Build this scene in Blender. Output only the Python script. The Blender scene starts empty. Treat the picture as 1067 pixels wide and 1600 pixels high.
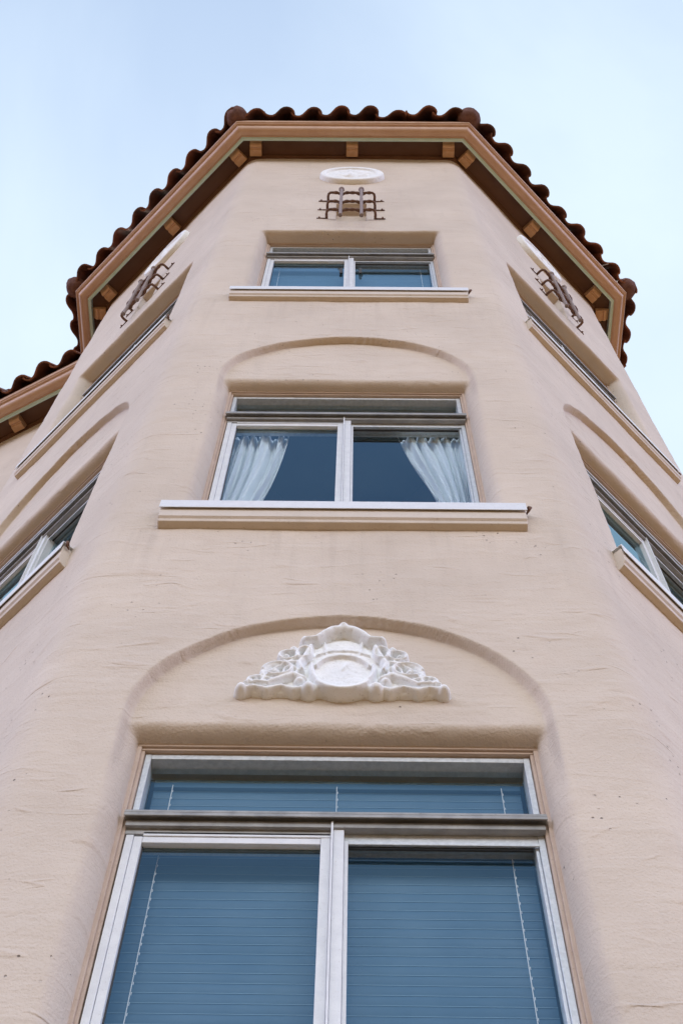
import bpy, math, random
import numpy as np
from mathutils import Vector, noise
R = math.radians
random.seed(7); rng = np.random.default_rng(7)
sc = bpy.context.scene
col = sc.collection

# ------------------------------------------------------------------ camera
cam_d = bpy.data.cameras.new('camera'); cam = bpy.data.objects.new('camera', cam_d); col.objects.link(cam); sc.camera = cam
FW = Vector((-0.00967034, 0.4299137, 0.9028182)).normalized()
RT = Vector((0.99991364, -0.003878, 0.01255702)).normalized()
UP = RT.cross(FW).normalized()
from mathutils import Matrix
m = Matrix((RT, UP, -FW)).transposed().to_4x4(); m.translation = Vector((0.0546, -2.774, 1.6))
cam.matrix_world = m
cam_d.sensor_fit = 'VERTICAL'; cam_d.sensor_height = 36.0; cam_d.lens = 36.0 * 2062.07 / 1600.0
cam_d.clip_start = 0.05; cam_d.clip_end = 3000

# ------------------------------------------------------------------ sky, sun, exposure
SUN_EL, SUN_AZ = 50.0, -8.0          # azimuth from +Y towards +X
w = bpy.data.worlds.new('World'); sc.world = w; w.use_nodes = True
nt = w.node_tree; nt.nodes.clear()
out = nt.nodes.new('ShaderNodeOutputWorld'); bg = nt.nodes.new('ShaderNodeBackground')
sky = nt.nodes.new('ShaderNodeTexSky'); sky.sky_type = 'NISHITA'; sky.sun_disc = False
sky.sun_elevation = R(SUN_EL); sky.sun_rotation = R(SUN_AZ); sky.air_density = 1.0; sky.dust_density = 0.2; sky.ozone_density = 3.5
tc = nt.nodes.new('ShaderNodeTexCoord')
sep = nt.nodes.new('ShaderNodeSeparateXYZ'); nt.links.new(tc.outputs['Generated'], sep.inputs[0])
mp = nt.nodes.new('ShaderNodeMapping'); mp.inputs['Scale'].default_value = (1.3, 1.3, 2.2); mp.inputs['Rotation'].default_value = (0.3, 0.5, 0.4)
nt.links.new(tc.outputs['Generated'], mp.inputs[0])
cn = nt.nodes.new('ShaderNodeTexNoise'); cn.inputs['Scale'].default_value = 1.6; cn.inputs['Detail'].default_value = 7; cn.inputs['Roughness'].default_value = 0.52; cn.inputs['Distortion'].default_value = 0.4
nt.links.new(mp.outputs[0], cn.inputs['Vector'])
cr = nt.nodes.new('ShaderNodeMapRange'); cr.inputs['From Min'].default_value = 0.38; cr.inputs['From Max'].default_value = 0.68
nt.links.new(cn.outputs['Fac'], cr.inputs['Value'])
# a veil of thin cloud, thicker towards the sun's side of the sky
vy = nt.nodes.new('ShaderNodeMapRange'); vy.interpolation_type = 'SMOOTHSTEP'
vy.inputs['From Min'].default_value = -0.62; vy.inputs['From Max'].default_value = 0.62; vy.inputs['To Min'].default_value = 0.0; vy.inputs['To Max'].default_value = 0.86
nt.links.new(sep.outputs['Y'], vy.inputs['Value'])
vm = nt.nodes.new('ShaderNodeMath'); vm.operation = 'MULTIPLY_ADD'; vm.inputs[1].default_value = 0.27
nt.links.new(cr.outputs[0], vm.inputs[0]); nt.links.new(vy.outputs[0], vm.inputs[2])
vm.use_clamp = True
mx = nt.nodes.new('ShaderNodeMix'); mx.data_type = 'RGBA'
nt.links.new(vm.outputs[0], mx.inputs['Factor']); nt.links.new(sky.outputs[0], mx.inputs['A'])
mx.inputs['B'].default_value = (3.95, 4.65, 5.3, 1)
# added unseen bright bank low in the sky opposite the sun, lighting the walls
by = nt.nodes.new('ShaderNodeMapRange'); by.interpolation_type = 'SMOOTHSTEP'
by.inputs['From Min'].default_value = 0.05; by.inputs['From Max'].default_value = -0.60
nt.links.new(sep.outputs['Y'], by.inputs['Value'])
bz = nt.nodes.new('ShaderNodeMapRange'); bz.interpolation_type = 'SMOOTHSTEP'
bz.inputs['From Min'].default_value = 0.67; bz.inputs['From Max'].default_value = 0.48
nt.links.new(sep.outputs['Z'], bz.inputs['Value'])
bm = nt.nodes.new('ShaderNodeMath'); bm.operation = 'MULTIPLY'; nt.links.new(by.outputs[0], bm.inputs[0]); nt.links.new(bz.outputs[0], bm.inputs[1])
mx2 = nt.nodes.new('ShaderNodeMix'); mx2.data_type = 'RGBA'; nt.links.new(bm.outputs[0], mx2.inputs['Factor'])
# the added bank wraps round to both sides, bluer to tint the angled faces
ax_ = nt.nodes.new('ShaderNodeMath'); ax_.operation = 'ABSOLUTE'; nt.links.new(sep.outputs['X'], ax_.inputs[0])
sx_ = nt.nodes.new('ShaderNodeMapRange'); sx_.interpolation_type = 'SMOOTHSTEP'; sx_.inputs['From Min'].default_value = .42; sx_.inputs['From Max'].default_value = .80
nt.links.new(ax_.outputs[0], sx_.inputs['Value'])
sy_ = nt.nodes.new('ShaderNodeMapRange'); sy_.interpolation_type = 'SMOOTHSTEP'; sy_.inputs['From Min'].default_value = .35; sy_.inputs['From Max'].default_value = -.05
nt.links.new(sep.outputs['Y'], sy_.inputs['Value'])
sm_ = nt.nodes.new('ShaderNodeMath'); sm_.operation = 'MULTIPLY'; nt.links.new(sx_.outputs[0], sm_.inputs[0]); nt.links.new(sy_.outputs[0], sm_.inputs[1])
bmx = nt.nodes.new('ShaderNodeMath'); bmx.operation = 'MAXIMUM'; nt.links.new(by.outputs[0], bmx.inputs[0]); nt.links.new(sm_.outputs[0], bmx.inputs[1]); nt.links.new(bmx.outputs[0], bm.inputs[0])
bc = nt.nodes.new('ShaderNodeMix'); bc.data_type = 'RGBA'; nt.links.new(sx_.outputs[0], bc.inputs['Factor'])
bc.inputs['A'].default_value = (23.5, 24.2, 25.0, 1); bc.inputs['B'].default_value = (21.5, 22.5, 34.0, 1); nt.links.new(bc.outputs['Result'], mx2.inputs['B'])
nt.links.new(mx.outputs['Result'], mx2.inputs['A'])
# dim warm band for the unseen town along the horizon, added to darken undersides
tz = nt.nodes.new('ShaderNodeMapRange'); tz.interpolation_type = 'SMOOTHSTEP'
tz.inputs['From Min'].default_value = 0.38; tz.inputs['From Max'].default_value = 0.26
nt.links.new(sep.outputs['Z'], tz.inputs['Value'])
mx3 = nt.nodes.new('ShaderNodeMix'); mx3.data_type = 'RGBA'; nt.links.new(tz.outputs[0], mx3.inputs['Factor'])
nt.links.new(mx2.outputs['Result'], mx3.inputs['A']); mx3.inputs['B'].default_value = (1.0, .72, .42, 1)
nt.links.new(mx3.outputs['Result'], bg.inputs['Color']); bg.inputs['Strength'].default_value = 0.12
nt.links.new(bg.outputs[0], out.inputs[0])
sl = bpy.data.lights.new('sun', 'SUN'); sl.energy = 3.0; sl.angle = R(0.6); sl.color = (1.0, 0.93, 0.82)
so = bpy.data.objects.new('sun', sl); col.objects.link(so)
sd = Vector((math.sin(R(SUN_AZ)) * math.cos(R(SUN_EL)), math.cos(R(SUN_AZ)) * math.cos(R(SUN_EL)), math.sin(R(SUN_EL))))
so.rotation_euler = sd.to_track_quat('Z', 'Y').to_euler(); so.location = sd * 60
sc.view_settings.view_transform = 'Standard'; sc.view_settings.look = 'None'; sc.view_settings.gamma = 1.0
sc.view_settings.exposure = 0.88
sc.render.engine = 'CYCLES'
sc.cycles.max_bounces = 8; sc.cycles.diffuse_bounces = 5; sc.cycles.transparent_max_bounces = 16

# ------------------------------------------------------------------ materials
class NT:
    def __init__(s, name):
        s.m = bpy.data.materials.new(name); s.m.use_nodes = True; s.t = s.m.node_tree
        s.b = s.t.nodes['Principled BSDF']; s.o = s.t.nodes['Material Output']
    def n(s, typ, **kw):
        nd = s.t.nodes.new('ShaderNode' + typ)
        for k, v in kw.items(): setattr(nd, k, v)
        return nd
    def l(s, a, b): s.t.links.new(a, b)
    def noise(s, vec, scale, detail=3, rough=.5, dist=0, mapping=None):
        if mapping:
            mpn = s.n('Mapping'); mpn.inputs['Scale'].default_value = mapping; s.l(vec, mpn.inputs[0]); vec = mpn.outputs[0]
        t = s.n('TexNoise'); t.inputs['Scale'].default_value = scale; t.inputs['Detail'].default_value = detail
        t.inputs['Roughness'].default_value = rough; t.inputs['Distortion'].default_value = dist
        s.l(vec, t.inputs['Vector']); return t.outputs['Fac']
    def rng(s, v, a, b, c=0, d=1, smooth=False):
        r = s.n('MapRange')
        if smooth: r.interpolation_type = 'SMOOTHSTEP'
        for k, x in zip(('From Min', 'From Max', 'To Min', 'To Max'), (a, b, c, d)): r.inputs[k].default_value = x
        s.l(v, r.inputs['Value']); return r.outputs[0]
    def math(s, op, a, b=None):
        x = s.n('Math', operation=op)
        for i, v in enumerate((a, b)):
            if v is None: continue
            if isinstance(v, (int, float)): x.inputs[i].default_value = v
            else: s.l(v, x.inputs[i])
        return x.outputs[0]
    def mix(s, f, a, b):
        x = s.n('Mix', data_type='RGBA')
        for k, v in (('Factor', f), ('A', a), ('B', b)):
            if isinstance(v, tuple): x.inputs[k].default_value = (*v, 1)
            elif isinstance(v, (int, float)): x.inputs[k].default_value = v
            else: s.l(v, x.inputs[k])
        return x.outputs['Result']
    def bump(s, h, strength, dist, prev=None):
        b = s.n('Bump'); b.inputs['Strength'].default_value = strength; b.inputs['Distance'].default_value = dist
        s.l(h, b.inputs['Height'])
        if prev: s.l(prev, b.inputs['Normal'])
        return b.outputs[0]

def stucco():
    M = NT('stucco'); uv = M.n('UVMap').outputs[0]; ob = M.n('TexCoord').outputs['Object']
    big = M.noise(ob, 1.1, 4, .6); med = M.noise(ob, 7, 4, .55); fine = M.noise(ob, 95, 3, .6)
    # trowel strokes: sparse thin curved contour lines, longer than high
    def strokes(sx, sy, w_, msc, lo, off):
        mpn = M.n('Mapping'); mpn.inputs['Scale'].default_value = (sx, sy, 1); mpn.inputs['Location'].default_value = (off, off * 2, 0)
        M.l(uv, mpn.inputs[0])
        f = M.noise(mpn.outputs[0], 1.0, 2.5, .45, .6)
        d = M.math('ABSOLUTE', M.math('SUBTRACT', f, .5))
        line = M.rng(d, 0.0, w_, 1, 0, True)
        mk = M.rng(M.noise(mpn.outputs[0], msc, 2, .5), lo, lo + .26, 0, 1, True)
        return M.math('MULTIPLY', line, mk), f, mk
    s1, f1, m1 = strokes(1.4, 4.6, .045, 1.7, .50, 3.1)
    s2, f2, m2 = strokes(2.1, 6.5, .040, 1.6, .52, 9.7)
    s3, f3, m3 = strokes(5.0, 15.0, .012, 1.4, .58, 5.3)
    st = M.math('MAXIMUM', M.math('MAXIMUM', s1, s2), M.math('MULTIPLY', s3, .5))
    flow = M.noise(uv, 1.0, 2.5, .5, 1.0, mapping=(2.6, 11.0, 1))
    # pits and specks
    vo = M.n('TexVoronoi'); vo.inputs['Scale'].default_value = 26; M.l(ob, vo.inputs['Vector'])
    sel = M.rng(M.noise(ob, 3.0, 3, .6), .56, .63)
    pit = M.math('MULTIPLY', M.rng(vo.outputs['Distance'], .07, .13, 1, 0), sel)
    c = M.mix(M.rng(big, .35, .7), (.560, .482, .399), (.652, .566, .473))
    c = M.mix(M.rng(med, .55, .8, 0, .35), c, (.52, .42, .34))
    c = M.mix(M.math('MULTIPLY', st, .18), c, (.47, .33, .22))
    c = M.mix(M.math('MULTIPLY', pit, .75), c, (.16, .12, .09))
    streak = M.noise(uv, 1.0, 4, .6, .3, mapping=(7.0, .45, 1))
    c = M.mix(M.math('MULTIPLY', M.rng(streak, .55, .75, 0, .30, True), M.rng(med, .3, .6, .3, 1)), c, (.44, .385, .33))
    sxy = M.n('SeparateXYZ'); M.l(uv, sxy.inputs[0]); drip = None
    for zs in (7.25, 11.04):
        dd = M.math('SUBTRACT', zs, sxy.outputs['Y']); mk_ = M.math('MULTIPLY', M.rng(dd, .9, .0, 0, 1), M.rng(dd, -.03, .0, 0, 1))
        drip = mk_ if drip is None else M.math('MAXIMUM', drip, mk_)
    dn = M.noise(uv, 1.0, 3, .6, .2, mapping=(15.0, .8, 1))
    c = M.mix(M.math('MULTIPLY', drip, M.rng(dn, .50, .72, 0, .20, True)), c, (.36, .30, .245))
    c = M.mix(M.rng(fine, .55, .85, 0, .25), c, (.42, .34, .28))
    M.l(c, M.b.inputs['Base Color']); M.b.inputs['Roughness'].default_value = .62
    M.b.inputs['Specular IOR Level'].default_value = .35
    h = M.math('ADD', M.math('MULTIPLY', st, .52), M.math('MULTIPLY', flow, .6))
    h = M.math('SUBTRACT', h, M.math('MULTIPLY', pit, 1.0))
    b1 = M.bump(h, 1.0, .009); b2 = M.bump(med, .55, .010, b1); b3 = M.bump(fine, 1.0, .0035, b2)
    M.l(b3, M.b.inputs['Normal']); return M.m

def paint(name, c1, c2, rough=.5, sc_=12, bump=.15, dirt=None, metallic=0):
    M = NT(name); ob = M.n('TexCoord').outputs['Object']
    f = M.noise(ob, sc_, 5, .6); g = M.noise(ob, sc_ * 9, 3, .6)
    c = M.mix(M.rng(f, .35, .65), c1, c2)
    if dirt: c = M.mix(M.rng(g, .6, .78, 0, .6), c, dirt)
    M.l(c, M.b.inputs['Base Color']); M.b.inputs['Metallic'].default_value = metallic
    M.l(M.rng(f, .3, .7, rough - .08, rough + .1), M.b.inputs['Roughness'])
    M.l(M.bump(g, bump, .002), M.b.inputs['Normal']); return M.m

def glass():
    M = NT('window_glass'); ob = M.n('TexCoord').outputs['Object']
    M.t.nodes.remove(M.b)
    tr = M.n('BsdfTransparent'); tr.inputs[0].default_value = (.94, .99, 1.0, 1)
    gl = M.n('BsdfGlossy'); gl.inputs['Roughness'].default_value = .012; gl.inputs['Color'].default_value = (.60, .88, 1, 1)
    # the same reflectance from inside and outside
    fr = M.n('Fresnel'); geo = M.n('NewGeometry'); M.l(M.rng(geo.outputs['Backfacing'], 0, 1, 2.35, 1 / 2.35), fr.inputs['IOR'])
    bp_ = M.bump(M.noise(ob, 1.6, 2, .5), .15, .01); M.l(bp_, gl.inputs['Normal'])
    mxs = M.n('MixShader'); M.l(fr.outputs[0], mxs.inputs[0]); M.l(tr.outputs[0], mxs.inputs[1]); M.l(gl.outputs[0], mxs.inputs[2])
    M.l(mxs.outputs[0], M.o.inputs[0]); return M.m

def sheer():
    M = NT('sheer_fabric'); uv = M.n('UVMap').outputs[0]
    wv = M.n('TexWave'); wv.bands_direction = 'Y'; wv.inputs['Scale'].default_value = 9; wv.inputs['Distortion'].default_value = 1.2; M.l(uv, wv.inputs['Vector'])
    c = M.mix(wv.outputs['Fac'], (.72, .78, .82), (.97, .98, .98))
    M.l(c, M.b.inputs['Base Color']); M.b.inputs['Roughness'].default_value = .9
    M.b.inputs['Transmission Weight'].default_value = 0
    tl = M.n('BsdfTranslucent'); M.l(c, tl.inputs[0]); mxs = M.n('MixShader'); mxs.inputs[0].default_value = .10
    M.l(M.b.outputs[0], mxs.inputs[1]); M.l(tl.outputs[0], mxs.inputs[2]); M.l(mxs.outputs[0], M.o.inputs[0]); return M.m

def plaster():
    M = NT('white_plaster'); ob = M.n('TexCoord').outputs['Object']
    g = M.noise(ob, 38, 4, .65); b = M.noise(ob, 9, 3, .5); p_ = M.noise(ob, 160, 2, .6)
    c = M.mix(M.rng(b, .35, .7), (.78, .81, .82), (.86, .88, .885)); c = M.mix(M.rng(g, .58, .8, 0, .7), c, (.42, .41, .39))
    c = M.mix(M.rng(p_, .66, .74, 0, .6), c, (.3, .29, .27))
    M.l(c, M.b.inputs['Base Color']); M.b.inputs['Roughness'].default_value = .7
    M.l(M.bump(p_, .5, .002, M.bump(g, .5, .004)), M.b.inputs['Normal']); return M.m

MAT = dict(
    stucco=stucco(), glass=glass(), sheer=sheer(), plaster=plaster(),
    sill=paint('painted_sill', (.62, .55, .475), (.57, .505, .43), .6, 9, .5, (.35, .27, .21)),
    flash=paint('white_flashing', (.74, .77, .80), (.68, .71, .74), .4, 15, .1, (.45, .42, .4)),
    frame=paint('white_aluminium', (.74, .77, .79), (.66, .69, .72), .38, 18, .12, (.48, .46, .44)),
    galv=paint('galvanised_metal', (.50, .54, .57), (.62, .66, .69), .42, 60, .35, (.30, .30, .31), .25),
    rail=paint('grey_aluminium', (.26, .26, .255), (.36, .355, .345), .42, 14, .2, (.13, .11, .09), .3),
    casing=paint('tan_casing', (.53, .42, .335), (.48, .37, .29), .6, 10, .6, (.2, .13, .09)),
    gasket=paint('dark_gasket', (.03, .03, .032), (.045, .045, .045), .6),
    iron=paint('rusted_iron', (.17, .085, .05), (.11, .055, .035), .65, 40, .8, (.25, .13, .07)),
    iron_pale=paint('weathered_iron', (.30, .24, .22), (.22, .17, .155), .6, 60, .8, (.14, .08, .05)),
    tan=paint('tan_cornice_paint', (.54, .365, .26), (.49, .32, .225), .42, 6, .15, (.4, .22, .13)),
    brown=paint('brown_soffit_paint', (.115, .046, .018), (.10, .038, .015), .55, 5, .2),
    bracket=paint('bracket_paint', (.52, .32, .19), (.44, .26, .145), .5, 14, .3, (.30, .15, .07)),
    teal=paint('pale_teal_paint', (.46, .63, .59), (.52, .68, .64), .45, 14, .1),
    tile=paint('terracotta_tile', (.26, .095, .055), (.075, .034, .025), .55, 3.3, .9, (.06, .034, .026)),
    mortar=paint('mortar_cap', (.17, .08, .06), (.11, .05, .04), .9, 24, 1.6, (.06, .03, .025)),
    slat=paint('sky_reflection_slat', (.045, .125, .21), (.04, .115, .195), .5, 3, .05),  # white slats coloured dark blue to carry the sky reflected in the glass
    slat_edge_light=paint('slat_edge_light', (.17, .28, .37), (.14, .25, .34), .4, 3, .05),
    cord=paint('white_cord', (.85, .85, .85), (.8, .8, .8), .7),
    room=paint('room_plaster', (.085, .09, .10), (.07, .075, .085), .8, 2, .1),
    pave=paint('brick_pavement', (.23, .13, .040), (.19, .105, .032), .85, 1.5, .4, (.2, .14, .1)),
    road=paint('asphalt', (.06, .06, .06), (.045, .045, .047), .85, 4, .5, (.09, .09, .09)),
)

# ------------------------------------------------------------------ helpers
def arr_mesh(name, V, F, mats, parent=None, smooth=False, uv=None, fm=None):
    me = bpy.data.meshes.new(name); me.from_pydata([tuple(map(float, v)) for v in V], [], [tuple(int(i) for i in f) for f in F])
    if uv is not None:
        ul = me.uv_layers.new(name='UVMap'); li = np.empty(len(me.loops), int); me.loops.foreach_get('vertex_index', li)
        ul.data.foreach_set('uv', np.asarray(uv, float)[li].ravel())
    for mt in (mats if isinstance(mats, (list, tuple)) else [mats]): me.materials.append(mt)
    if fm is not None: me.polygons.foreach_set('material_index', np.asarray(fm, np.int32))
    if smooth: me.polygons.foreach_set('use_smooth', np.ones(len(me.polygons), bool))
    me.update()
    o = bpy.data.objects.new(name, me); col.objects.link(o)
    if parent: o.parent = parent
    return o
class MB:
    def __init__(s): s.V = []; s.F = []; s.M = []; s.mi = 0
    def add(s, V, F):
        b = len(s.V); s.V += [tuple(v) for v in V]; s.F += [tuple(b + i for i in f) for f in F]; s.M += [s.mi] * len(F)
    def box(s, a, b):
        (x0, y0, z0), (x1, y1, z1) = a, b
        s.add([(x, y, z) for z in (z0, z1) for y in (y0, y1) for x in (x0, x1)],
              [(0, 2, 3, 1), (4, 5, 7, 6), (0, 1, 5, 4), (2, 6, 7, 3), (0, 4, 6, 2), (1, 3, 7, 5)])
    def tube(s, pts, r, k=10, cap=True, twist=None):
        pts = [Vector(p) for p in pts]; n = len(pts); rs = r if isinstance(r, (list, tuple)) else [r] * n
        V = []; prev = None; L = 0
        for i, p in enumerate(pts):
            t = (pts[min(i + 1, n - 1)] - pts[max(i - 1, 0)]).normalized()
            if prev is None:
                u = t.orthogonal().normalized()
            else: u = (prev - t * prev.dot(t)).normalized()
            prev = u; v = t.cross(u)
            if i: L += (pts[i] - pts[i - 1]).length
            for j in range(k):
                a = 2 * math.pi * j / k; rr = rs[i]
                if twist: rr *= 1 + twist[1] * math.cos(twist[2] * (a - L * twist[0]))
                V.append(p + (u * math.cos(a) + v * math.sin(a)) * rr)
        F = [(i * k + j, i * k + (j + 1) % k, (i + 1) * k + (j + 1) % k, (i + 1) * k + j) for i in range(n - 1) for j in range(k)]
        if cap: F += [tuple(range(k - 1, -1, -1)), tuple((n - 1) * k + j for j in range(k))]
        s.add(V, F)
    def prism(s, poly, x0, x1):   # poly of (y,z), extruded in x
        k = len(poly); V = [(x0, y, z) for y, z in poly] + [(x1, y, z) for y, z in poly]
        s.add(V, [(i, (i + 1) % k, k + (i + 1) % k, k + i) for i in range(k)] + [tuple(range(k - 1, -1, -1)), tuple(range(k, 2 * k))])
    def build(s, name, mats, parent=None, smooth=False, bevel=0):
        o = arr_mesh(name, s.V, s.F, mats, parent, smooth, fm=s.M)
        if bevel:
            b = o.modifiers.new('bevel', 'BEVEL'); b.width = bevel; b.segments = 2; b.limit_method = 'ANGLE'; b.angle_limit = R(40)
        return o
def tag(o, label=None, cat=None, group=None, kind=None):
    for k, v in (('label', label), ('category', cat), ('group', group), ('kind', kind)):
        if v: o[k] = v
    return o
def empty(name, loc=(0, 0, 0), rz=0):
    o = bpy.data.objects.new(name, None); col.objects.link(o); o.location = loc; o.rotation_euler.z = rz; o.empty_display_size = .3; return o
def copy_tree(o, parent=None):
    c = o.copy(); col.objects.link(c); c.parent = parent
    for ch in [x for x in bpy.data.objects if x.parent == o]: copy_tree(ch, c)
    return c

# ------------------------------------------------------------------ plan of the bay
q = math.sqrt(.5)
B, LL, RR = 1.1258, 2.43, 2.39
fl, fr = Vector((-B, 0)), Vector((B, 0)); ll = fl + Vector((-q, q)) * LL; rr = fr + Vector((q, q)) * RR
YB = 7.0
FACES = {'front': (Vector((0, 0)), 0.0), 'left': (fl + Vector((-q, q)) * 1.18, -math.pi / 4), 'right': (fr + Vector((q, q)) * 1.165, math.pi / 4)}
STOREY = [(3.65, 5.617, 'arch'), (7.415, 9.387, 'arch'), (11.20, 13.174, 'plain')]
ZSOF, ZTOP = 16.64, 16.64
HW, OPN = .707, .732

# ------------------------------------------------------------------ ground
def sheet(name, x0, x1, y0, y1, z, mat, label, cat):
    mb = MB(); mb.box((x0, y0, z - .3), (x1, y1, z)); return tag(mb.build(name, mat), label, cat, kind='structure')
sheet('ground', -400, 400, -400, 400, -.16, MAT['road'], 'flat asphalt street level around the corner building', 'ground')
mbp = MB(); mbp.box((-60, -60, -.14), (60, 60, 0.0)); tag(mbp.build('pavement', MAT['pave'], bevel=.02), 'broad warm brown brick pavement in front of the bay', 'pavement', kind='structure')

# ------------------------------------------------------------------ building
bld = empty('apartment_building')
tag(bld, 'beige stucco apartment block with three-sided bay, arched panels and red tile roof', 'building')

def depth(x, z, noise_amp):
    """recess of the stucco behind the face plane at face coordinates x, z"""
    d = 0.0; rec = .134
    for zb, zt, kind in STOREY:
        top = zt + .022
        if zb - .02 < z < top + 1.0:
            wob = .006 * noise.noise((x * 3 + zb, z * 3, 4.2))
            dx = abs(x) - OPN; dz = z - top
            wj = .078 + wob * 2; wt = (.062 if kind == 'arch' else .048) + wob * 1.5
            if dz <= 0: t = dx / wj
            elif dx <= 0: t = dz / wt
            else: t = math.hypot(dx / wj, dz / wt)
            t = max(0.0, t)
            bn = 0
            if t < 1:
                bn = (1 - math.sqrt(max(0, 1 - (1 - t) ** 2)))
                top_w = .0
                ch = (1 - t) if t < .8 else (1 - t) ** 2 / .2 * .5 + (1 - t) * .5
                bn = rec * ((.8 - .62 * top_w) * bn + .2 * (1 - top_w) * (1 - t) ** 2 + .82 * top_w * ch)
            pn = 0
            if kind == 'arch':
                zc = zt + .080; a, b_ = .784 + wob, .706 + wob
                if z >= zc: e = (math.hypot(x / a, (z - zc) / b_) - 1) * .74
                else: e = abs(x) - a
                # the panel's step: crisp at the crown, softer at the springing
                sw = .0062 + .012 * max(0, min(1, 1 - (z - zc) / .35))
                f = max(0, min(1, .5 - e / (2 * sw))); f = f * f * (3 - 2 * f)
                low = max(0, min(1, (z - (zt - .4)) / .4)); low = low * low * (3 - 2 * low)
                pn = .046 * f * low
            d = max(d, bn + pn * (1 - min(1, bn / rec)))
    return d
NICHE = (-.143, .145, 13.60, 14.30, .105)
def niche(x, z):
    x0, x1, z0, z1, dd = NICHE
    if x0 < x < x1 and z0 < z < z1:
        edge = min(x - x0, x1 - x); t = (z1 - z) / .05
        return dd * (1 if t > 1 else math.sqrt(max(0, 1 - (1 - t) ** 2)))
    return 0

def axis(spans):
    a = []
    for lo, hi, st in spans:
        n = max(1, int(round((hi - lo) / st))); a += [lo + (hi - lo) * i / n for i in range(n)]
    a.append(spans[-1][1]); return a
def face_x(lo, hi):
    return axis([(lo, -.90, .05), (-.90, -.83, .02), (-.83, -OPN, .0075), (-OPN, -.146, .0085), (-.146, -.140, .003), (-.140, .142, .0088), (.142, .148, .003),
                 (.148, OPN, .0085), (OPN, .83, .0075), (.83, .90, .02), (.90, hi, .05)])
zr = [(0, .5, .25), (.5, 3.66, .12)]
for i, (zb, zt, kind) in enumerate(STOREY):
    top = zt + .022
    zr += [(zb - .02, zb, .02), (zb, top, .055)]
    if kind == 'arch': zr += [(top, zt + .86, .0072), (zt + .86, STOREY[i + 1][0] - .02, .05)]
    else: zr += [(top, zt + .14, .008), (zt + .14, 13.597, .04), (13.597, 13.603, .003), (13.603, 14.25, .03), (14.25, 14.303, .004), (14.303, ZTOP, .04)]
ZS = axis(zr)
# columns: (point, inward normal, face x or None, perimeter coordinate)
FIL = .24; tl = FIL * math.tan(R(22.5))
cols_ = []; per = 0.0
def add_face(kind, P0, P1):
    """flat run between fillets, P0->P1 left to right seen from outside"""
    global per
    d = (P1 - P0).normalized(); nrm = Vector((-d.y, d.x))
    c = FACES[kind][0] if kind else None
    L = (P1 - P0).length
    if kind:
        lo = (P0 - c).dot(d); hi = (P1 - c).dot(d)
        for x in face_x(lo, hi): cols_.append((c + d * x, nrm, x, per + x - lo))
    else:
        n = max(2, int(L / .15))
        for i in range(n + 1): cols_.append((P0 + d * (L * i / n), nrm, None, per + L * i / n))
    per += L
def add_fillet(v, d0, d1):
    global per
    n0 = Vector((-d0.y, d0.x)); st = v - d0 * tl; cen = st + n0 * FIL
    for i in range(1, 12):
        a = R(45) * i / 12; nn = Vector((n0.x * math.cos(a) - n0.y * math.sin(a), n0.x * math.sin(a) + n0.y * math.cos(a)))
        cols_.append((cen - nn * FIL, nn, None, per + FIL * a))
    per += FIL * R(45)
dl, df, dr = Vector((q, -q)), Vector((1, 0)), Vector((q, q))
dbl, dbr = Vector((0, -1)), Vector((0, 1))
add_face(None, Vector((ll.x, YB)), ll - dbl * tl); add_fillet(ll, dbl, dl)
add_face('left', ll + dl * tl, fl - dl * tl); add_fillet(fl, dl, df)
add_face('front', fl + df * tl, fr - df * tl); add_fillet(fr, df, dr)
add_face('right', fr + dr * tl, rr - dr * tl); add_fillet(rr, dr, dbr)
add_face(None, rr + dbr * tl, Vector((rr.x, YB)))
V = []; UV = []; nc = len(cols_); nz = len(ZS)
for P, n, x, s in cols_:
    for z in ZS:
        d = 0.0
        if x is not None: d = depth(x, z, 1) + niche(x, z)
        u = 1.0 - min(1, d / .02) * .6
        d += .007 * noise.noise((s * 1.6, z * 1.6, 0)) * u + .0028 * noise.noise((s * 6, z * 9, 7)) + .0012 * noise.noise((s * 17, z * 30, 3))
        V.append((P.x + n.x * d, P.y + n.y * d, z)); UV.append((s, z))
F = []
for i in range(nc - 1):
    x0, x1 = cols_[i][2], cols_[i + 1][2]
    for j in range(nz - 1):
        if x0 is not None and x1 is not None and abs((x0 + x1) / 2) < OPN:
            zc = (ZS[j] + ZS[j + 1]) / 2
            if any(zb < zc < zt + .022 for zb, zt, k in STOREY): continue
        F.append((i * nz + j, (i + 1) * nz + j, (i + 1) * nz + j + 1, i * nz + j + 1))
wall = arr_mesh('wall', V, F, MAT['stucco'], bld, smooth=True, uv=UV)
wall['label'] = 'rounded beige stucco wall of the three-sided bay'
# back of the block closes the volume
mb = MB(); mb.box((ll.x + .02, YB - .03, 0), (rr.x - .02, YB + .2, ZTOP)); mb.build('wall', MAT['stucco'], bld)['label'] = 'plain rear wall'

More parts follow.
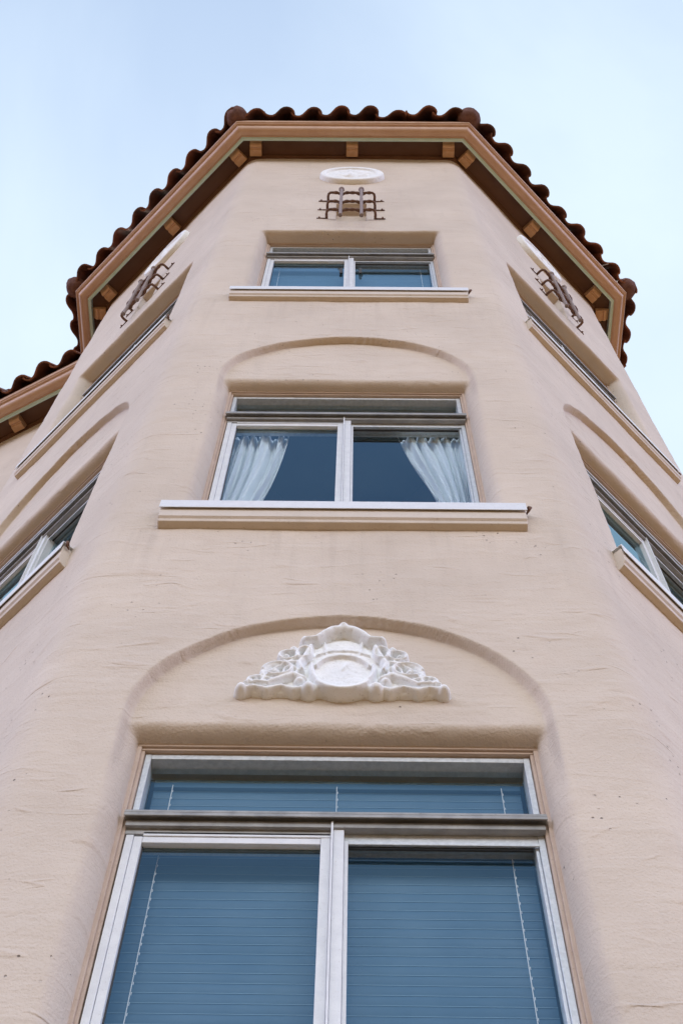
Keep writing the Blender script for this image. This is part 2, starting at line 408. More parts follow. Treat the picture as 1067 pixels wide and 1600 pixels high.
# ------------------------------------------------------------------ sweeps along the eaves
def mitre(v, d0, d1, o):
    n0 = Vector((d0.y, -d0.x)); n1 = Vector((d1.y, -d1.x)); return v + (n0 + n1) * (o / (1 + n0.dot(n1)))
def sweep(name, path, prof, mat, parent, smooth=False):
    """path: 2-D points left to right seen from outside; prof: (outward, z)"""
    V = []; k = len(prof); n = len(path)
    for i, p in enumerate(path):
        d0 = (path[i] - path[i - 1]).normalized() if i else (path[1] - path[0]).normalized()
        d1 = (path[i + 1] - path[i]).normalized() if i < n - 1 else d0
        for o, z in prof:
            m_ = mitre(p, d0, d1, o); V.append((m_.x, m_.y, z))
    F = [(i * k + j, (i + 1) * k + j, (i + 1) * k + (j + 1) % k, i * k + (j + 1) % k) for i in range(n - 1) for j in range(k)]
    F += [tuple(range(k)), tuple((n - 1) * k + j for j in range(k - 1, -1, -1))]
    o = arr_mesh(name, V, F, mat, parent)
    b = o.modifiers.new('bevel', 'BEVEL'); b.width = .004; b.segments = 2; b.limit_method = 'ANGLE'; b.angle_limit = R(35)
    return o
def arc(c, r, a0, a1, n, rz=None):
    rz = rz or r
    return [(c[0] + r * math.cos(R(a0 + (a1 - a0) * i / n)), c[1] + rz * math.sin(R(a0 + (a1 - a0) * i / n))) for i in range(n + 1)]
def eave(path, Z, prt):
    P = [(.236, Z), (.242, Z - .004), (.250, Z + .006)] + arc((.292, Z + .008), .042, 180, 270, 6, .012) + \
        arc((.292, Z + .072), .058, 270, 350, 8, .076) + [(.352, Z + .066), (.372, Z + .068), (.374, Z + .082), (.386, Z + .088), (.391, Z + .10), (.391, Z + .165), (.236, Z + .165)]
    sweep('cornice', path, P, MAT['tan'], prt)
    sweep('cornice_band', path, [(.198, Z - .012), (.220, Z - .014), (.224, Z - .004), (.2345, Z - .002), (.2345, Z + .1), (.198, Z + .1)], MAT['teal'], prt)
    sweep('soffit', path, [(0.003, Z + .082), (.197, Z + .082), (.197, Z + .14), (.003, Z + .14)], MAT['brown'], prt)
    sweep('frieze', path, [(-.03, Z + .004), (.016, Z + .004), (.018, Z + .03), (.030, Z + .036), (.030, Z + .081), (-.03, Z + .081)], MAT['brown'], prt)
tower_path = [Vector((ll.x, YB)), ll, fl, fr, rr, Vector((rr.x, YB))]
ZE = 16.563
eave(tower_path, ZE, bld)
# brackets
br = MB(); Z = 0.0
br.prism([(-.0, -.020), (-.080, -.024), (-.095, -.004), (-.108, -.002), (-.118, -.016), (-.145, -.010), (-.165, .018), (-.176, .036), (-.192, .040), (-.1965, .048), (-.1965, .081), (0, .081)], -.064, .064)
bproto = br.build('bracket', MAT['bracket'], bld, bevel=.003)
spots = [(Vector((x, 0)), 0.0) for x in (-1.075, -.005, 1.062)]
spots += [(fl + Vector((-q, q)) * s, -math.pi / 4) for s in (.10, 1.20, 2.31)]
spots += [(fr + Vector((q, q)) * s, math.pi / 4) for s in (.10, 1.19, 2.27)]
spots += [(Vector((ll.x, ll.y + s)), -math.pi / 2) for s in (.085, 1.2, 2.3)] + [(Vector((rr.x, rr.y + s)), math.pi / 2) for s in (.085, 1.2, 2.3)]
for i, (p, a) in enumerate(spots):
    o = bproto if i == 0 else bproto.copy()
    if i: col.objects.link(o); o.parent = bld
    n = Vector((math.sin(a), -math.cos(a))); o.location = (p.x + n.x * .0305, p.y + n.y * .0305, ZE); o.rotation_euler.z = a
    o.scale = (1, .165 / .1965, 1); o['group'] = 'brackets under the bay eave'

# ------------------------------------------------------------------ tiles
PR = [(-.030, .048), (-.020, .028), (.0, .013), (.028, .005), (.058, .006), (.088, .022), (.115, .048), (.145, .077), (.180, .097), (.215, .103), (.250, .098), (.280, .082), (.300, .060), (.308, .038)]
def tiles(A, Bp, z0, slope, parent_obj, ncourse, inset0, inset1, period=.3155, s_off=0):
    """courses of S tiles from A to B (outer tile edge, left to right from outside)"""
    d = (Bp - A).normalized(); n = Vector((d.y, -d.x)); L = (Bp - A).length
    V = []; F = []; TH = .017; k = len(PR)
    cs, sn = math.cos(slope), math.sin(slope)
    inner = []
    for j, (s, h) in enumerate(PR):
        a = PR[max(0, j - 1)]; b = PR[min(k - 1, j + 1)]; t = Vector((b[0] - a[0], b[1] - a[1])).normalized()
        inner.append((s + t.y * TH, h - t.x * TH))
    ring = PR + inner[::-1]
    for c in range(ncourse):
        lo = inset0 * c * .34; hi = L - inset1 * c * .34
        i0 = int(math.floor((lo - s_off) / period)) ; i1 = int(math.ceil((hi - s_off) / period))
        for i in range(i0, i1):
            sb = s_off + i * period
            if sb < lo - .12 or sb + .3 > hi + .14: continue
            kh = random.uniform(.84, 1.12); sb += random.uniform(-.012, .012)
            jz = random.uniform(-.006, .006); jo = random.uniform(-.020, .018); ja = random.uniform(-.04, .04); jr = random.uniform(-.09, .09)
            base = len(V); rows = [0, .012, .2, .42]
            for ri, l in enumerate(rows):
                for s, h in ring:
                    hh = h * kh * (1 - .08 * l / .42) + .003 * noise.noise((s * 14 + i * 3.1, l * 5, c + lo)) + .036 - l * .075 + (.0 if l > .01 else -.001)
                    up = l * sn + hh * cs + c * .34 * sn + jz + (s - .15) * jr
                    ins = l * cs - hh * sn + c * .34 * cs + jo
                    ss = sb + s + ja * l
                    p = A + d * ss - n * ins; V.append((p.x, p.y, z0 + up))
            K = len(ring)
            for ri in range(len(rows) - 1):
                for j in range(K): F.append((base + ri * K + j, base + (ri + 1) * K + j, base + (ri + 1) * K + (j + 1) % K, base + ri * K + (j + 1) % K))
            for e in (0, len(rows) - 1):
                for j in range(k - 1):
                    a, b = j, j + 1; c_, d_ = K - 2 - j, K - 1 - j
                    f = (base + e * K + a, base + e * K + b, base + e * K + c_, base + e * K + d_); F.append(f if e == 0 else f[::-1])
    return V, F
def roof_from(segs, base_poly, Z):
    mb = MB()
    for sg in segs:
        V, F = tiles(*sg); mb.add(V, F)
    for V, F in base_poly: mb.add(V, F)
    o = mb.build('roof', MAT['tile'], bld)
    # smooth the tiles, keep hard edges
    o.data.polygons.foreach_set('use_smooth', np.ones(len(o.data.polygons), bool))
    o.data.set_sharp_from_angle(angle=R(42)); return o
OT = .391 + .022; ZT = ZE + .150; SLP = R(62)
dirs = [dbl, dl, df, dr, dbr]
cor = [mitre(ll, dbl, dl, OT), mitre(fl, dl, df, OT), mitre(fr, df, dr, OT), mitre(rr, dr, dbr, OT)]
bl_ = Vector((ll.x - OT, YB)); br_ = Vector((rr.x + OT, YB))
pts = [bl_, cor[0], cor[1], cor[2], cor[3], br_]
t22 = math.tan(R(22.5))
segs = []
for i in range(5):
    segs.append((pts[i], pts[i + 1], ZT, SLP, None, 4, 0 if i == 0 else t22, 0 if i == 4 else t22, .3155, .02))
RL = 1.42
def ring_at(o, z): return [(ll.x - o, YB, z)] + [(*mitre(v, a, b, o), z) for v, a, b in ((ll, dbl, dl), (fl, dl, df), (fr, df, dr), (rr, dr, dbr))] + [(rr.x + o, YB, z)]
rA, rB = ring_at(OT - .02, ZT + .004), ring_at(OT - .02 - RL * math.cos(SLP), ZT + RL * math.sin(SLP))
base = [(rA + rB, [(i, i + 1, i + 7, i + 6) for i in range(5)] + [(5, 4, 3, 2, 1, 0), (6, 7, 8, 9, 10, 11), (0, 6, 11, 5)])]
roof = roof_from(segs, base, ZT); roof['label'] = 'steep terracotta tiled roof over the bay'
# hip caps
def hip(corner, up2, parent):
    slope = math.atan(math.tan(SLP) * math.cos(R(22.5)))
    ax = Vector((up2.x * math.cos(slope), up2.y * math.cos(slope), math.sin(slope))); side = Vector((-up2.y, up2.x, 0)); nn = side.cross(ax)
    if nn.z < 0: nn = -nn
    mb = MB()
    for c in range(4):
        V = []; r0, r1 = .128, .105; rows = [0, .02, .22, .44]; K = 13
        o0 = Vector((corner.x, corner.y, ZT + .01)) + ax * (c * .36 + .03) + nn * .02
        for l in rows:
            r = r0 + (r1 - r0) * l / .44
            for sgn, rr_ in ((0, r), (1, r - .018)):
                for j in range(K):
                    a = math.pi * (j / (K - 1)) if not sgn else math.pi * (1 - j / (K - 1))
                    V.append(o0 + ax * l + side * (rr_ * math.cos(a)) + nn * (rr_ * math.sin(a) * .95))
        K2 = 2 * K; F = []
        for ri in range(3):
            for j in range(K2): F.append((ri * K2 + j, ri * K2 + (j + 1) % K2, (ri + 1) * K2 + (j + 1) % K2, (ri + 1) * K2 + j))
        for j in range(K - 1): F.append((j, K2 - 1 - j, K2 - 2 - j, j + 1))
        mb.add(V, F)
    o = mb.build('hip_tile', MAT['tile'], parent, smooth=True); o.data.set_sharp_from_angle(angle=R(42))
    # mortar plug at the eave end
    V = []; F = []; nu, nv = 22, 14
    for i in range(nv + 1):
        for j in range(nu):
            th = math.pi * i / nv; ph = 2 * math.pi * j / nu
            v = Vector((math.sin(th) * math.cos(ph), math.sin(th) * math.sin(ph), math.cos(th)))
            k = 1 + .10 * noise.noise(v * 2.3 + Vector((corner.x, corner.y, 0))) + .05 * noise.noise(v * 6) + .02 * noise.noise(v * 17)
            V.append(Vector((corner.x, corner.y, ZT + .02)) + ax * (.06 + v.x * .11 * k) + side * (v.y * .128 * k) + nn * (v.z * .135 * k + .02))
    for i in range(nv):
        for j in range(nu): F.append((i * nu + j, i * nu + (j + 1) % nu, (i + 1) * nu + (j + 1) % nu, (i + 1) * nu + j))
    arr_mesh('mortar_plug', V, F, MAT['mortar'], parent, smooth=True)
for c, a, b in zip(cor, dirs[:-1], dirs[1:]): hip(c, (Vector((-a.y, a.x)) + Vector((-b.y, b.x))).normalized(), roof)

# ------------------------------------------------------------------ lower wing on the left
ZW = 14.9; W1, W2 = Vector((-3.771, 2.262)), Vector((-2.919, 1.82))
wd = (W2 - W1).normalized(); wn = Vector((wd.y, -wd.x))
g0 = W2 - wd * 12; g1 = W2 + wd * .06
w0, w1 = g0 - wn * .391, g1 - wn * .391
ZWE = ZW - .14
eave([w0, w1], ZWE, bld)
wl = (w1 - w0).length; V = []; UV = []; F = []; nx, nzz = 60, 40
for i in range(nx + 1):
    for j in range(nzz + 1):
        s = wl * i / nx; z = (ZWE + .08) * j / nzz; p = w0 + wd * s
        V.append((p.x, p.y, z)); UV.append((s + 30, z))
for i in range(nx):
    for j in range(nzz): F.append((i * (nzz + 1) + j, (i + 1) * (nzz + 1) + j, (i + 1) * (nzz + 1) + j + 1, i * (nzz + 1) + j + 1))
arr_mesh('wall', V, F, MAT['stucco'], bld, True, UV)['label'] = 'beige stucco wall of the lower wing set back at left'
mb = MB(); a = w0; b = w0 + Vector((-wn.x, -wn.y)) * 6
mb.add([(w0.x, w0.y, 0), (b.x, b.y, 0), (b.x, b.y, ZWE + .08), (w0.x, w0.y, ZWE + .08)], [(0, 1, 2, 3)])
mb.build('wall', MAT['stucco'], bld)['label'] = 'end wall of the lower wing'
t0 = g0 + wn * .022; t1 = g1 + wn * .022; iv = Vector((-wn.x, -wn.y))
cz, sz = RL * math.cos(SLP), RL * math.sin(SLP)
Vb = [(t0.x + iv.x * .02, t0.y + iv.y * .02, ZWE + .154), (t1.x + iv.x * .02, t1.y + iv.y * .02, ZWE + .154), (t1.x + iv.x * cz, t1.y + iv.y * cz, ZWE + .15 + sz), (t0.x + iv.x * cz, t0.y + iv.y * cz, ZWE + .15 + sz), (t1.x + iv.x * 4, t1.y + iv.y * 4, ZWE + .15 + sz), (t0.x + iv.x * 4, t0.y + iv.y * 4, ZWE + .15 + sz)]
rw = roof_from([(t0, t1, ZWE + .150, SLP, None, 4, 0, 0, .3155, .08)], [(Vb, [(0, 1, 2, 3), (3, 2, 4, 5)])], ZWE + .15); rw['label'] = 'terracotta tiled roof of the lower left wing'
for k in range(9):
    o = bproto.copy(); col.objects.link(o); o.parent = bld; p = w1 - wd * (.95 + k * 1.15) + wn * .0305
    o.location = (p.x, p.y, ZWE); o.rotation_euler.z = math.atan2(wd.y, wd.x); o['group'] = 'brackets under the wing eave'

# ------------------------------------------------------------------ windows (local: x right, y inward, z up from the sill top)
def make_window(H):
    """the mesh 'window' is the fixed outer frame; the rest are its sub-parts"""
    y0 = .138; ht = H; zt_ = ht - .396       # transom
    f = MB(); fw_ = .023
    f.box((-HW, y0, 0), (-HW + fw_, y0 + .07, ht)); f.box((HW - fw_, y0, 0), (HW, y0 + .07, ht)); f.box((-HW + fw_, y0 + .001, ht - .028), (HW - fw_, y0 + .07, ht))
    f.box((-HW + fw_, y0 + .002, zt_ - .085), (HW - fw_, y0 + .07, zt_ - .012))
    f.box((.02, y0 - .004, zt_ - .104), (HW - fw_, y0 + .0012, zt_ - .088))
    f.box((HW - fw_ - .012, y0 + .010, 0), (HW - fw_ - .0005, y0 + .06, zt_ - .09))
    win = f.build('window', MAT['galv'], bld, bevel=.002)
    c = MB(); cw = .026
    c.box((-HW - cw, y0 - .014, -.01), (-HW - .002, y0 + .12, ht + .001)); c.box((HW + .002, y0 - .014, -.01), (HW + cw, y0 + .12, ht + .001)); c.box((-HW - cw, y0 - .016, ht + .002), (HW + cw, y0 + .12, ht + cw))
    c.box((-HW - cw - .006, y0 - .026, ht + .014), (HW + cw + .006, y0 - .015, ht + cw + .012))
    c.box((-HW - cw - .006, y0 - .026, -.01), (-HW - .014, y0 - .0145, ht + .013)); c.box((HW + .014, y0 - .026, -.01), (HW + cw + .006, y0 - .0145, ht + .013))
    c.build('casing', MAT['casing'], win, bevel=.003)
    t = MB()
    t.box((-HW - .012, y0 - .052, zt_ - .006), (HW + .012, y0 + .01, zt_ + .006)); t.box((-HW - .012, y0 - .052, zt_ - .022), (HW + .012, y0 - .046, zt_ - .0065))
    t.box((-HW - .004, y0 - .03, zt_ - .050), (HW + .004, y0 + .0005, zt_ - .0225)); t.box((-HW - .002, y0 - .014, zt_ - .075), (.0, y0 + .0015, zt_ - .0505))
    t.build('transom_bar', MAT['rail'], win, bevel=.0015)
    mu = MB(); mu.box((-.006, y0 - .022, 0), (.030, y0 + .05, zt_ - .0505)); mu.box((-.014, y0 - .036, 0), (-.0065, y0 + .0, zt_ - .0235)); mu.box((.0305, y0 - .006, 0), (.044, y0 + .05, zt_ - .09))
    mu.build('mullion', MAT['frame'], win, bevel=.002)
    s = MB(); xl, xr = -HW + .004, -.015; zt2 = zt_ - .082; ys = y0 - .016
    s.box((xl, ys, 0), (xl + .026, ys + .03, zt2)); s.box((xl + .027, ys + .005, 0), (xl + .056, ys + .035, zt2 - .002))
    s.box((xl + .0565, ys + .006, zt2 - .032), (xr - .034, ys + .035, zt2 - .003)); s.box((xl + .0565, ys + .002, zt2 - .0015), (xr, ys + .03, zt2 + .018))
    s.box((xr - .033, ys + .004, 0), (xr, ys + .034, zt2 - .002)); s.box((xl + .0565, ys + .006, 0.0), (xr - .0335, ys + .035, .04))
    s.build('sash', MAT['frame'], win, bevel=.002)
    g = MB(); g.box((xl + .050, ys + .024, .03), (xl + .0605, ys + .0245 + .012, zt2 - .03)); g.box((xl + .0565, ys + .03, zt2 - .045), (xr - .03, ys + .034 + .004, zt2 - .0325))
    g.box((.045, y0 + .021, zt_ - .096), (HW - .04, y0 + .03, zt_ - .086))
    g.build('gasket', MAT['gasket'], win)
    def pane(x0, x1, z0, z1, y):
        p = MB(); p.box((x0, y, z0), (x1, y + .005, z1)); p.build('pane', MAT['glass'], win)
    # glass as single sheets so that one reflection is seen
    for (x0, x1, z0, z1, y) in ((-HW + .02, HW - .02, zt_ - .02, ht - .02, y0 + .045), (xl + .05, xr - .02, .02, zt2 - .02, ys + .028), (.03, HW - .02, .0, zt_ - .08, y0 + .04)):
        arr_mesh('pane', [(x0, y, z0), (x1, y, z0), (x1, y, z1), (x0, y, z1)], [(0, 1, 2, 3)], MAT['glass'], win)
    # sill with metal flashing
    sm = MB(); S = .884
    sm.prism([(.13, -.02), (-.045, -.024), (-.052, -.030), (-.050, -.150), (-.040, -.162), (-.036, -.180), (-.006, -.192), (.03, -.192), (.13, -.17)], -S + .004, S - .006)
    sil = sm.build('sill', MAT['sill'], win, bevel=.004)
    fl_ = MB(); fl_.prism([(.10, .004), (-.062, -.002), (-.064, -.082), (-.0605, -.082), (-.058, -.006), (.10, -.001)], -S, S)
    fl_.mi = 0; fl_.build('flashing', MAT['flash'], win)
    hk = MB(); hk.tube([(S + .004, -.03, -.02), (S + .016, -.045, -.012), (S + .022, -.05, -.03), (S + .012, -.04, -.045), (S + .002, -.02, -.04)], [.006, .007, .008, .006, .005], 7)
    hk.build('hook', MAT['iron'], win, smooth=True)
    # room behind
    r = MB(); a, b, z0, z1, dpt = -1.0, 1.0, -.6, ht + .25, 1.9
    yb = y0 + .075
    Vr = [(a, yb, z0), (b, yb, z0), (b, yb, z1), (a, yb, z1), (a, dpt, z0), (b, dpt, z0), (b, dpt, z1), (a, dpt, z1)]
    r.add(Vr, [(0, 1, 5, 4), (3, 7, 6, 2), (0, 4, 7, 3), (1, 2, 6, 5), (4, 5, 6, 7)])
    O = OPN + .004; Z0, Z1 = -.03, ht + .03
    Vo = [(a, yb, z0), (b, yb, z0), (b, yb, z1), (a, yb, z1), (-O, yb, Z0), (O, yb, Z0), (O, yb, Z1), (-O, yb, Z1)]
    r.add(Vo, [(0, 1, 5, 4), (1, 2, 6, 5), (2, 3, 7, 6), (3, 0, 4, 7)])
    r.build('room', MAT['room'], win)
    return win
H = 1.970
wproto = make_window(H)
names = {0: 'ground', 1: 'middle', 2: 'top'}
wins = {}
first = True
for fk, (c, a) in FACES.items():
    for i, (zb, zt, kind) in enumerate(STOREY):
        o = wproto if first else copy_tree(wproto, bld); first = False
        o.location = (c.x, c.y, zt - H); o.rotation_euler.z = a; o['group'] = 'aluminium sliding windows of the bay'; wins[fk, i] = o
for k, lb in ((('front', 0), 'large lower front window with closed blinds'), (('front', 1), 'middle front window with tied-back sheer curtains'), (('front', 2), 'small-looking top front window under the iron grille'),
              (('left', 1), 'left-face window whose near half is dark'), (('right', 1), 'right-face window with bright blue panes')): wins[k]['label'] = lb
# small latches on the top front window
for a, b in (((-.085, .13, 1.10), (-.06, .142, 1.25)), ((.075, .148, 1.17), (.10, .158, 1.32))):
    lt = MB(); lt.box(a, b); lt.build('latch', MAT['gasket'], wins['front', 2], bevel=.003)

# ------------------------------------------------------------------ blinds (rest in the window, things of their own)
def make_blind(z0, z1, label, width=.672, cords=(-.60, .0, .60)):
    e = empty('window_blind'); tag(e, label, 'blind')
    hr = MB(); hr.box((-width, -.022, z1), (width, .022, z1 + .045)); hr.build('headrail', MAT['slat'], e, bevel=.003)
    V = []; F = []; FM = []; pitch = .0405; n = int((z1 - z0) / pitch)
    for i in range(n):
        zc = z1 - .03 - i * pitch; tilt = R(79 + random.uniform(-1.5, 1.5)); b = len(V); K = 5
        for x in (-width, width):
            for j in range(K):
                u = (j / (K - 1) - .5) * .052; bow = .003 * (1 - (2 * j / (K - 1) - 1) ** 2)
                V.append((x, u * math.cos(tilt) - bow * math.sin(tilt), zc - u * math.sin(tilt) * -1 * -1 + bow * math.cos(tilt)))
        for j in range(K - 1): F.append((b + j, b + K + j, b + K + j + 1, b + j + 1)); FM.append(0)
        ye, ze = -.026 * math.cos(tilt) - .0015, zc + .026 * math.sin(tilt); b = len(V)   # pale strip standing in for light caught along the edge
        V += [(-width, ye, ze - .0025), (width, ye, ze - .0025), (width, ye, ze + .0005), (-width, ye, ze + .0005)]; F.append((b, b + 1, b + 2, b + 3)); FM.append(1)
    arr_mesh('slats', V, F, [MAT['slat'], MAT['slat_edge_light']], e, True, fm=FM)
    for x in cords:
        cd = MB()
        cd.tube([(x, -.031, z1), (x, -.031, z0)], .0016, 6)
        for i in range(n):
            zc = z1 - .03 - i * pitch; cd.tube([(x + .004, -.031, zc), (x + .004, -.032, zc - .012)], .0012, 5)
        cd.build('cord', MAT['cord'], e)
    return e
def place(e, fk, i, depth_):
    c, a = FACES[fk]; n = Vector((-math.sin(a), math.cos(a))); zb, zt, _ = STOREY[i]
    e.location = (c.x + n.x * depth_, c.y + n.y * depth_, zt - H); e.rotation_euler.z = a
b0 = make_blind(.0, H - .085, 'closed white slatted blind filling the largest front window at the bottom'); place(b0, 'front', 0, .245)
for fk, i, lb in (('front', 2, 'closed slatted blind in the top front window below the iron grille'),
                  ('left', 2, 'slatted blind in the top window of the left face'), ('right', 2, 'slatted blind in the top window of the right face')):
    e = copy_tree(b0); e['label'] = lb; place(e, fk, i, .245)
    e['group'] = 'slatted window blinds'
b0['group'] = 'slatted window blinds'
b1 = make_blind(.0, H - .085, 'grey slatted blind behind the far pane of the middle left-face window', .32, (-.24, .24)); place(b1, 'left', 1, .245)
b1.location = (b1.location.x + .34 * -q, b1.location.y + .34 * q, b1.location.z); b1['group'] = 'slatted window blinds'

# ------------------------------------------------------------------ curtains
def curtain(side, label, x_top, x_bot, x_out):
    V = []; UV = []; F = []; nu, nv = 110, 50; top, bot = 1.56, .05
    for j in range(nv + 1):
        v = j / nv; z = top + (bot - top) * v
        t = v ** 1.1
        inner = x_top + (x_bot - x_top) * (t if t < 1 else 1) ; inner += side * -.05 * math.sin(math.pi * min(1, v * 1.1)) * (1 if side < 0 else -.6)
        for i in range(nu + 1):
            u = i / nu; uu = u + .10 * (noise.noise((u * 3 + side, v * 2, 0)))
            x = x_out + (inner - x_out) * u
            squeeze = 1 + .5 * v
            y = .022 * squeeze * math.sin(uu * 2 * math.pi * 4.6 + .8 * v * (1 - u)) + .010 * math.sin(uu * 2 * math.pi * 15 + 3 * v) + .015 * noise.noise((u * 6, v * 2, side))
            zz = z - .05 * u * v + .006 * math.sin(uu * 41) * (v < .02)
            V.append((x, y, zz)); UV.append((u * 1.2, zz * 2.2 + .14 * math.sin(uu * 2 * math.pi * 6.5)))
    for j in range(nv):
        for i in range(nu): F.append((j * (nu + 1) + i, j * (nu + 1) + i + 1, (j + 1) * (nu + 1) + i + 1, (j + 1) * (nu + 1) + i))
    o = arr_mesh('curtain', V, F, MAT['sheer'], None, True, UV); tag(o, label, 'curtain', 'sheer curtains of the middle front window'); place(o, 'front', 1, .235)
    return o
curtain(-1, 'sheer white curtain drawn to the left side of the middle front window', -.34, -.60, -.68)
curtain(1, 'sheer white curtain swept to the right side of the middle front window', .30, .60, .68)

# ------------------------------------------------------------------ iron grilles
def make_grille():
    P = .085
    def bar(z):
        b = MB(); pts = [(-.222, 0, z), (-.224, -P * .55, z), (-.218, -P * .86, z + .002), (-.200, -P, z + .004)]
        body = []
        N = 46
        for i in range(N + 1):
            x = -.185 + .37 * i / N; dip = .016 * (math.exp(-((x + .093) / .028) ** 2) + math.exp(-((x - .093) / .028) ** 2))
            body.append((x, -P + dip, z + .006 - dip * .3))
        end = [(-x, y, zz) for x, y, zz in pts[::-1]]
        b.tube(pts + body[:1], .0125, 10); b.tube(body, .0145, 16, twist=(2 * math.pi / .11, .16, 2)); b.tube(body[-1:] + end, .0125, 10)
        for s in (-1, 1):
            b.box((min(s * .215, s * .315), -.008, z - .012), (max(s * .215, s * .315), -.001, z + .012)); b.tube([(s * .29, -.006, z), (s * .29, -.02, z)], [.011, .006], 8)
        return b
    root = bar(13.675).build('grille', MAT['iron'], bld, smooth=True)
    for z in (14.02, 14.40): bar(z).build('bar', MAT['iron'], root, smooth=True)
    for s in (-1, 1):
        v = MB(); pts = [(s * .095, -P - .012, 13.42 + .0215 * i) for i in range(50)]
        v.tube(pts, .0145, 16, twist=(2 * math.pi / .16, .12, 4)); v.tube([(s * .095, -P - .012, 14.47), (s * .095, -P - .012, 14.49), (s * .095, -P - .012, 14.50)], [.014, .029, .028], 12)
        v.tube([(s * .095, -P - .012, 13.40), (s * .095, -P - .012, 13.42)], [.020, .018], 10)
        v.build('bar', MAT['iron_pale'], root, smooth=True)
    return root
gproto = make_grille()
# ------------------------------------------------------------------ medallions
def make_medallion():
    V = []; F = []; nr_, na = 46, 96; Rm = .338
    def prof(r):
        if r > .93: return .050 * math.sqrt(max(0, 1 - ((r - .93) / .07) ** 2)) + .006
        if r > .80: return .056
        if r > .76: return .056 - .018 * (.80 - r) / .04
        return .038 + .006 * (1 - (r / .76) ** 2)
    for i in range(nr_ + 1):
        r = i / nr_
        for j in range(na):
            a = 2 * math.pi * j / na; x, z = r * math.cos(a), r * math.sin(a); h = prof(r)
            if r < .74:
                g = noise.noise((x * 3.4, z * 3.4, 2)); g2 = noise.noise((x * 8, z * 8, 5)); h += (.014 * max(0, g + .15) + .006 * max(0, g2)) * min(1, (.74 - r) / .1)
                h += .012 * math.exp(-((z + .35 + .12 * math.cos(x * 6)) / .07) ** 2) * (abs(x) < .5)
                h += .014 * math.exp(-((x + .05) / .06) ** 2) * (abs(z) < .45) + .010 * math.exp(-((x - .28 + .3 * z) / .09) ** 2) * (-.25 < z < .35)
            h += .0015 * noise.noise((x * 20, z * 20, 1))
            V.append((x * Rm, -h if i < nr_ else 0.01, z * Rm))
    for i in range(nr_):
        for j in range(na): F.append((i * na + j, i * na + (j + 1) % na, (i + 1) * na + (j + 1) % na, (i + 1) * na + j))
    return arr_mesh('medallion', V, [f[::-1] for f in F], MAT['plaster'], bld, True)
mproto = make_medallion()
first = True
for fk, (c, a) in FACES.items():
    g = gproto if first else copy_tree(gproto, bld); mm = mproto if first else mproto.copy()
    if not first: col.objects.link(mm); mm.parent = bld
    first = False
    if fk == 'right': c = c + Vector((q, q)) * .055
    g.location = (c.x, c.y, 0); g.rotation_euler.z = a; mm.location = (c.x, c.y, 15.53); mm.rotation_euler.z = a
    g['group'] = 'iron grilles over the vent niches'; mm['group'] = 'white plaster medallions'

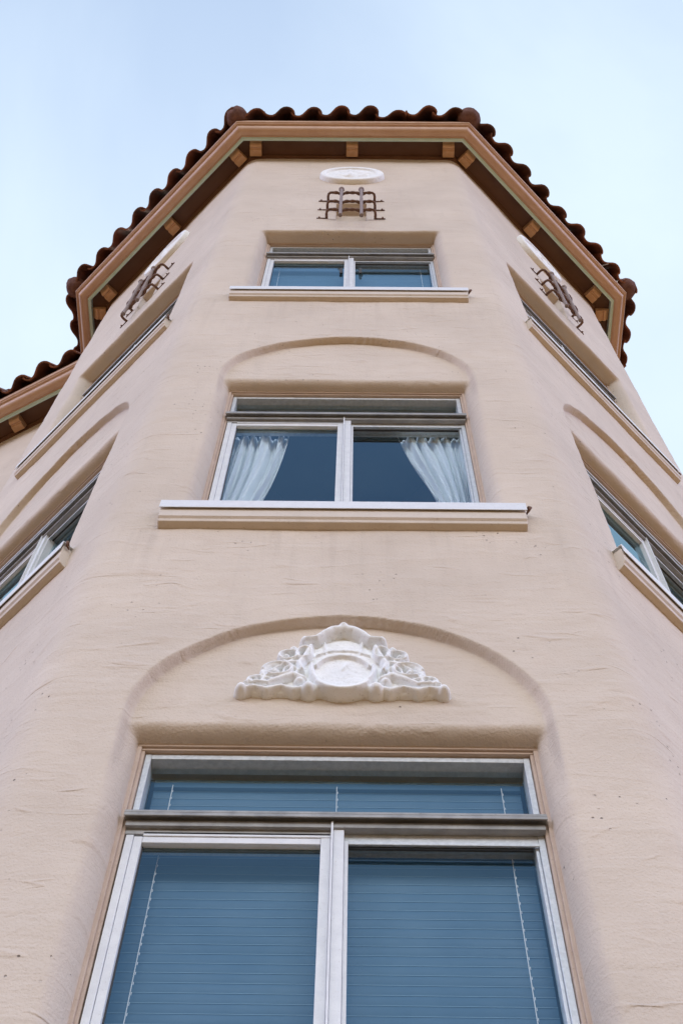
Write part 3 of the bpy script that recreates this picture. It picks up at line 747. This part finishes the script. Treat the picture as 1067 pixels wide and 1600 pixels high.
# ------------------------------------------------------------------ crest in the lower arch
def make_crest():
    hw, hh = .425, .56; nx, nz_ = 260, 190
    X = np.linspace(-hw, hw, nx); Zs = np.linspace(-.03, hh, nz_); XX, ZZ = np.meshgrid(X, Zs, indexing='ij'); A = np.abs(XX)
    Hh = np.zeros_like(XX)
    def up(h):
        nonlocal Hh; Hh = np.maximum(Hh, h)
    def dome(cx, cz, rx, rz_, h, ang=0, pw=.5, both=True):
        x = (A if both else XX) - cx; z = ZZ - cz; c, s = math.cos(ang), math.sin(ang)
        u = (x * c + z * s) / rx; v = (-x * s + z * c) / rz_; t = 1 - u * u - v * v
        up(np.where(t > 0, h * np.clip(t, 0, 1) ** pw, 0))
    def ring(cx, cz, rx, rz_, w_, h, ang=0, a0=None, both=True):
        x = (A if both else XX) - cx; z = ZZ - cz; c, s = math.cos(ang), math.sin(ang)
        u = (x * c + z * s) / rx; v = (-x * s + z * c) / rz_; rr_ = np.hypot(u, v); dd = (rr_ - 1) * (rx + rz_) / 2 / w_
        hv = np.where(np.abs(dd) < 1, h * np.sqrt(np.clip(1 - dd * dd, 0, 1)), 0)
        if a0 is not None:
            an = np.degrees(np.arctan2(v, u)) % 360; lo, hi = a0; hv = np.where((an - lo) % 360 <= (hi - lo), hv, 0)
        up(hv)
    def stroke(pts, rads, h):
        for (p0, p1, r0, r1) in zip(pts[:-1], pts[1:], rads[:-1], rads[1:]):
            dx, dz = p1[0] - p0[0], p1[1] - p0[1]; L2 = dx * dx + dz * dz
            t = np.clip(((A - p0[0]) * dx + (ZZ - p0[1]) * dz) / L2, 0, 1); dist = np.hypot(A - p0[0] - t * dx, ZZ - p0[1] - t * dz); r = r0 + (r1 - r0) * t
            up(np.where(dist < r, h * np.sqrt(np.clip(1 - (dist / r) ** 2, 0, 1)), 0))
    # backing plate following the outline of the whole
    prof_z = np.array([0, .03, .10, .20, .28, .36, .40, .47, .52, .535]); prof_x = np.array([.350, .350, .320, .275, .215, .165, .130, .085, .04, .0])
    edge = np.interp(ZZ, prof_z, prof_x); ins = np.clip((edge - A) / .012, 0, 1) * np.clip((ZZ - 0.016) / .006, 0, 1)
    Hh = .022 * np.clip(ins, 0, 1) ** .5 * (ZZ < .53)
    # cap over the shield: an eyebrow moulding
    stroke([(0, .505), (.045, .488), (.080, .452), (.108, .410), (.150, .398)], [.034, .032, .026, .020, .018], .078)
    dome(0, .515, .035, .026, .085)
    # shield field, its lower rim and the two arcs across it
    dome(0, .225, .138, .225, .040, pw=.12)
    ring(0, .175, .122, .158, .016, .064, a0=(170, 370), both=False)
    ring(0, .130, .118, .150, .013, .058, a0=(25, 155), both=False)
    stroke([(.070, .310), (.076, .405)], [.007, .007], .050); stroke([(0, .335), (.06, .325), (.105, .295)], [.007, .007, .007], .050)
    dome(.006, .20, .020, .075, .047, -.35, both=False)
    # side scrolls of the shield
    ring(.155, .300, .030, .045, .010, .066, .2); dome(.155, .405, .026, .028, .074); stroke([(.130, .36), (.150, .28), (.172, .22), (.16, .17)], [.016, .017, .018, .014], .062)
    dome(.165, .205, .022, .032, .03)
    # big acanthus scrolls falling to both sides
    ring(.215, .285, .040, .034, .011, .060, -.5); dome(.225, .29, .020, .018, .050); dome(.20, .345, .028, .020, .056, -.6)
    ring(.255, .165, .058, .048, .013, .064, -.4, (20, 330)); ring(.205, .155, .026, .034, .009, .058, .3); dome(.262, .160, .026, .022, .052)
    stroke([(.175, .235), (.230, .225), (.285, .195), (.312, .145), (.300, .100), (.262, .088)], [.014, .020, .020, .018, .015, .010], .055)
    stroke([(.150, .10), (.190, .135), (.235, .105), (.290, .062), (.340, .072)], [.020, .022, .020, .018, .014], .058)
    stroke([(.13, .045), (.185, .024), (.235, .046), (.29, .024), (.335, .044), (.385, .026)], [.016, .022, .012, .020, .011, .020], .050)
    ring(.335, .090, .030, .024, .013, .054, -.3); dome(.388, .030, .028, .030, .064); dome(.365, .065, .022, .020, .05)
    dome(.130, .030, .034, .036, .072); dome(.165, .085, .030, .024, .058, .5); dome(.095, .045, .022, .03, .05)
    # lower rim of the shield
    ring(0, .150, .125, .142, .018, .066, a0=(215, 325), both=False)
    V = []; idx = -np.ones(XX.shape, int); F = []
    msk = Hh > .004
    def wob(x, z): return .0022 * noise.noise((x * 26, z * 26, 1)) + .0012 * noise.noise((x * 70, z * 70, 2))
    # smooth the relief a little, as many coats of paint do
    Hh *= .92
    for k in range(5): stroke([(.20 + .035 * k, .245 - .038 * k), (.235 + .035 * k, .205 - .036 * k)], [.006, .012], .052)
    for _ in range(1):
        Hs = Hh.copy(); Hs[1:-1, 1:-1] = (Hh[1:-1, 1:-1] * 2 + Hh[2:, 1:-1] + Hh[:-2, 1:-1] + Hh[1:-1, 2:] + Hh[1:-1, :-2]) / 6; Hh = Hs
    near = msk.copy()
    for _ in range(2):
        n2 = near.copy(); n2[1:] |= near[:-1]; n2[:-1] |= near[1:]; n2[:, 1:] |= near[:, :-1]; n2[:, :-1] |= near[:, 1:]; near = n2
    for i in range(nx):
        for j in range(nz_):
            if near[i, j]:
                idx[i, j] = len(V); h = Hh[i, j]
                V.append((XX[i, j], (-h + wob(XX[i, j], ZZ[i, j])) if msk[i, j] else .012, ZZ[i, j]))
    for i in range(nx - 1):
        for j in range(nz_ - 1):
            f = (idx[i, j], idx[i + 1, j], idx[i + 1, j + 1], idx[i, j + 1])
            if min(f) >= 0: F.append(f)
    o = arr_mesh('crest', V, F, MAT['plaster'], bld, True); o.location = (.015, .044, 5.842); o.scale = (1.0, 1, .89); o['label'] = 'white plaster shield with leafy scrolls in the lowest arch'
    return o
make_crest()
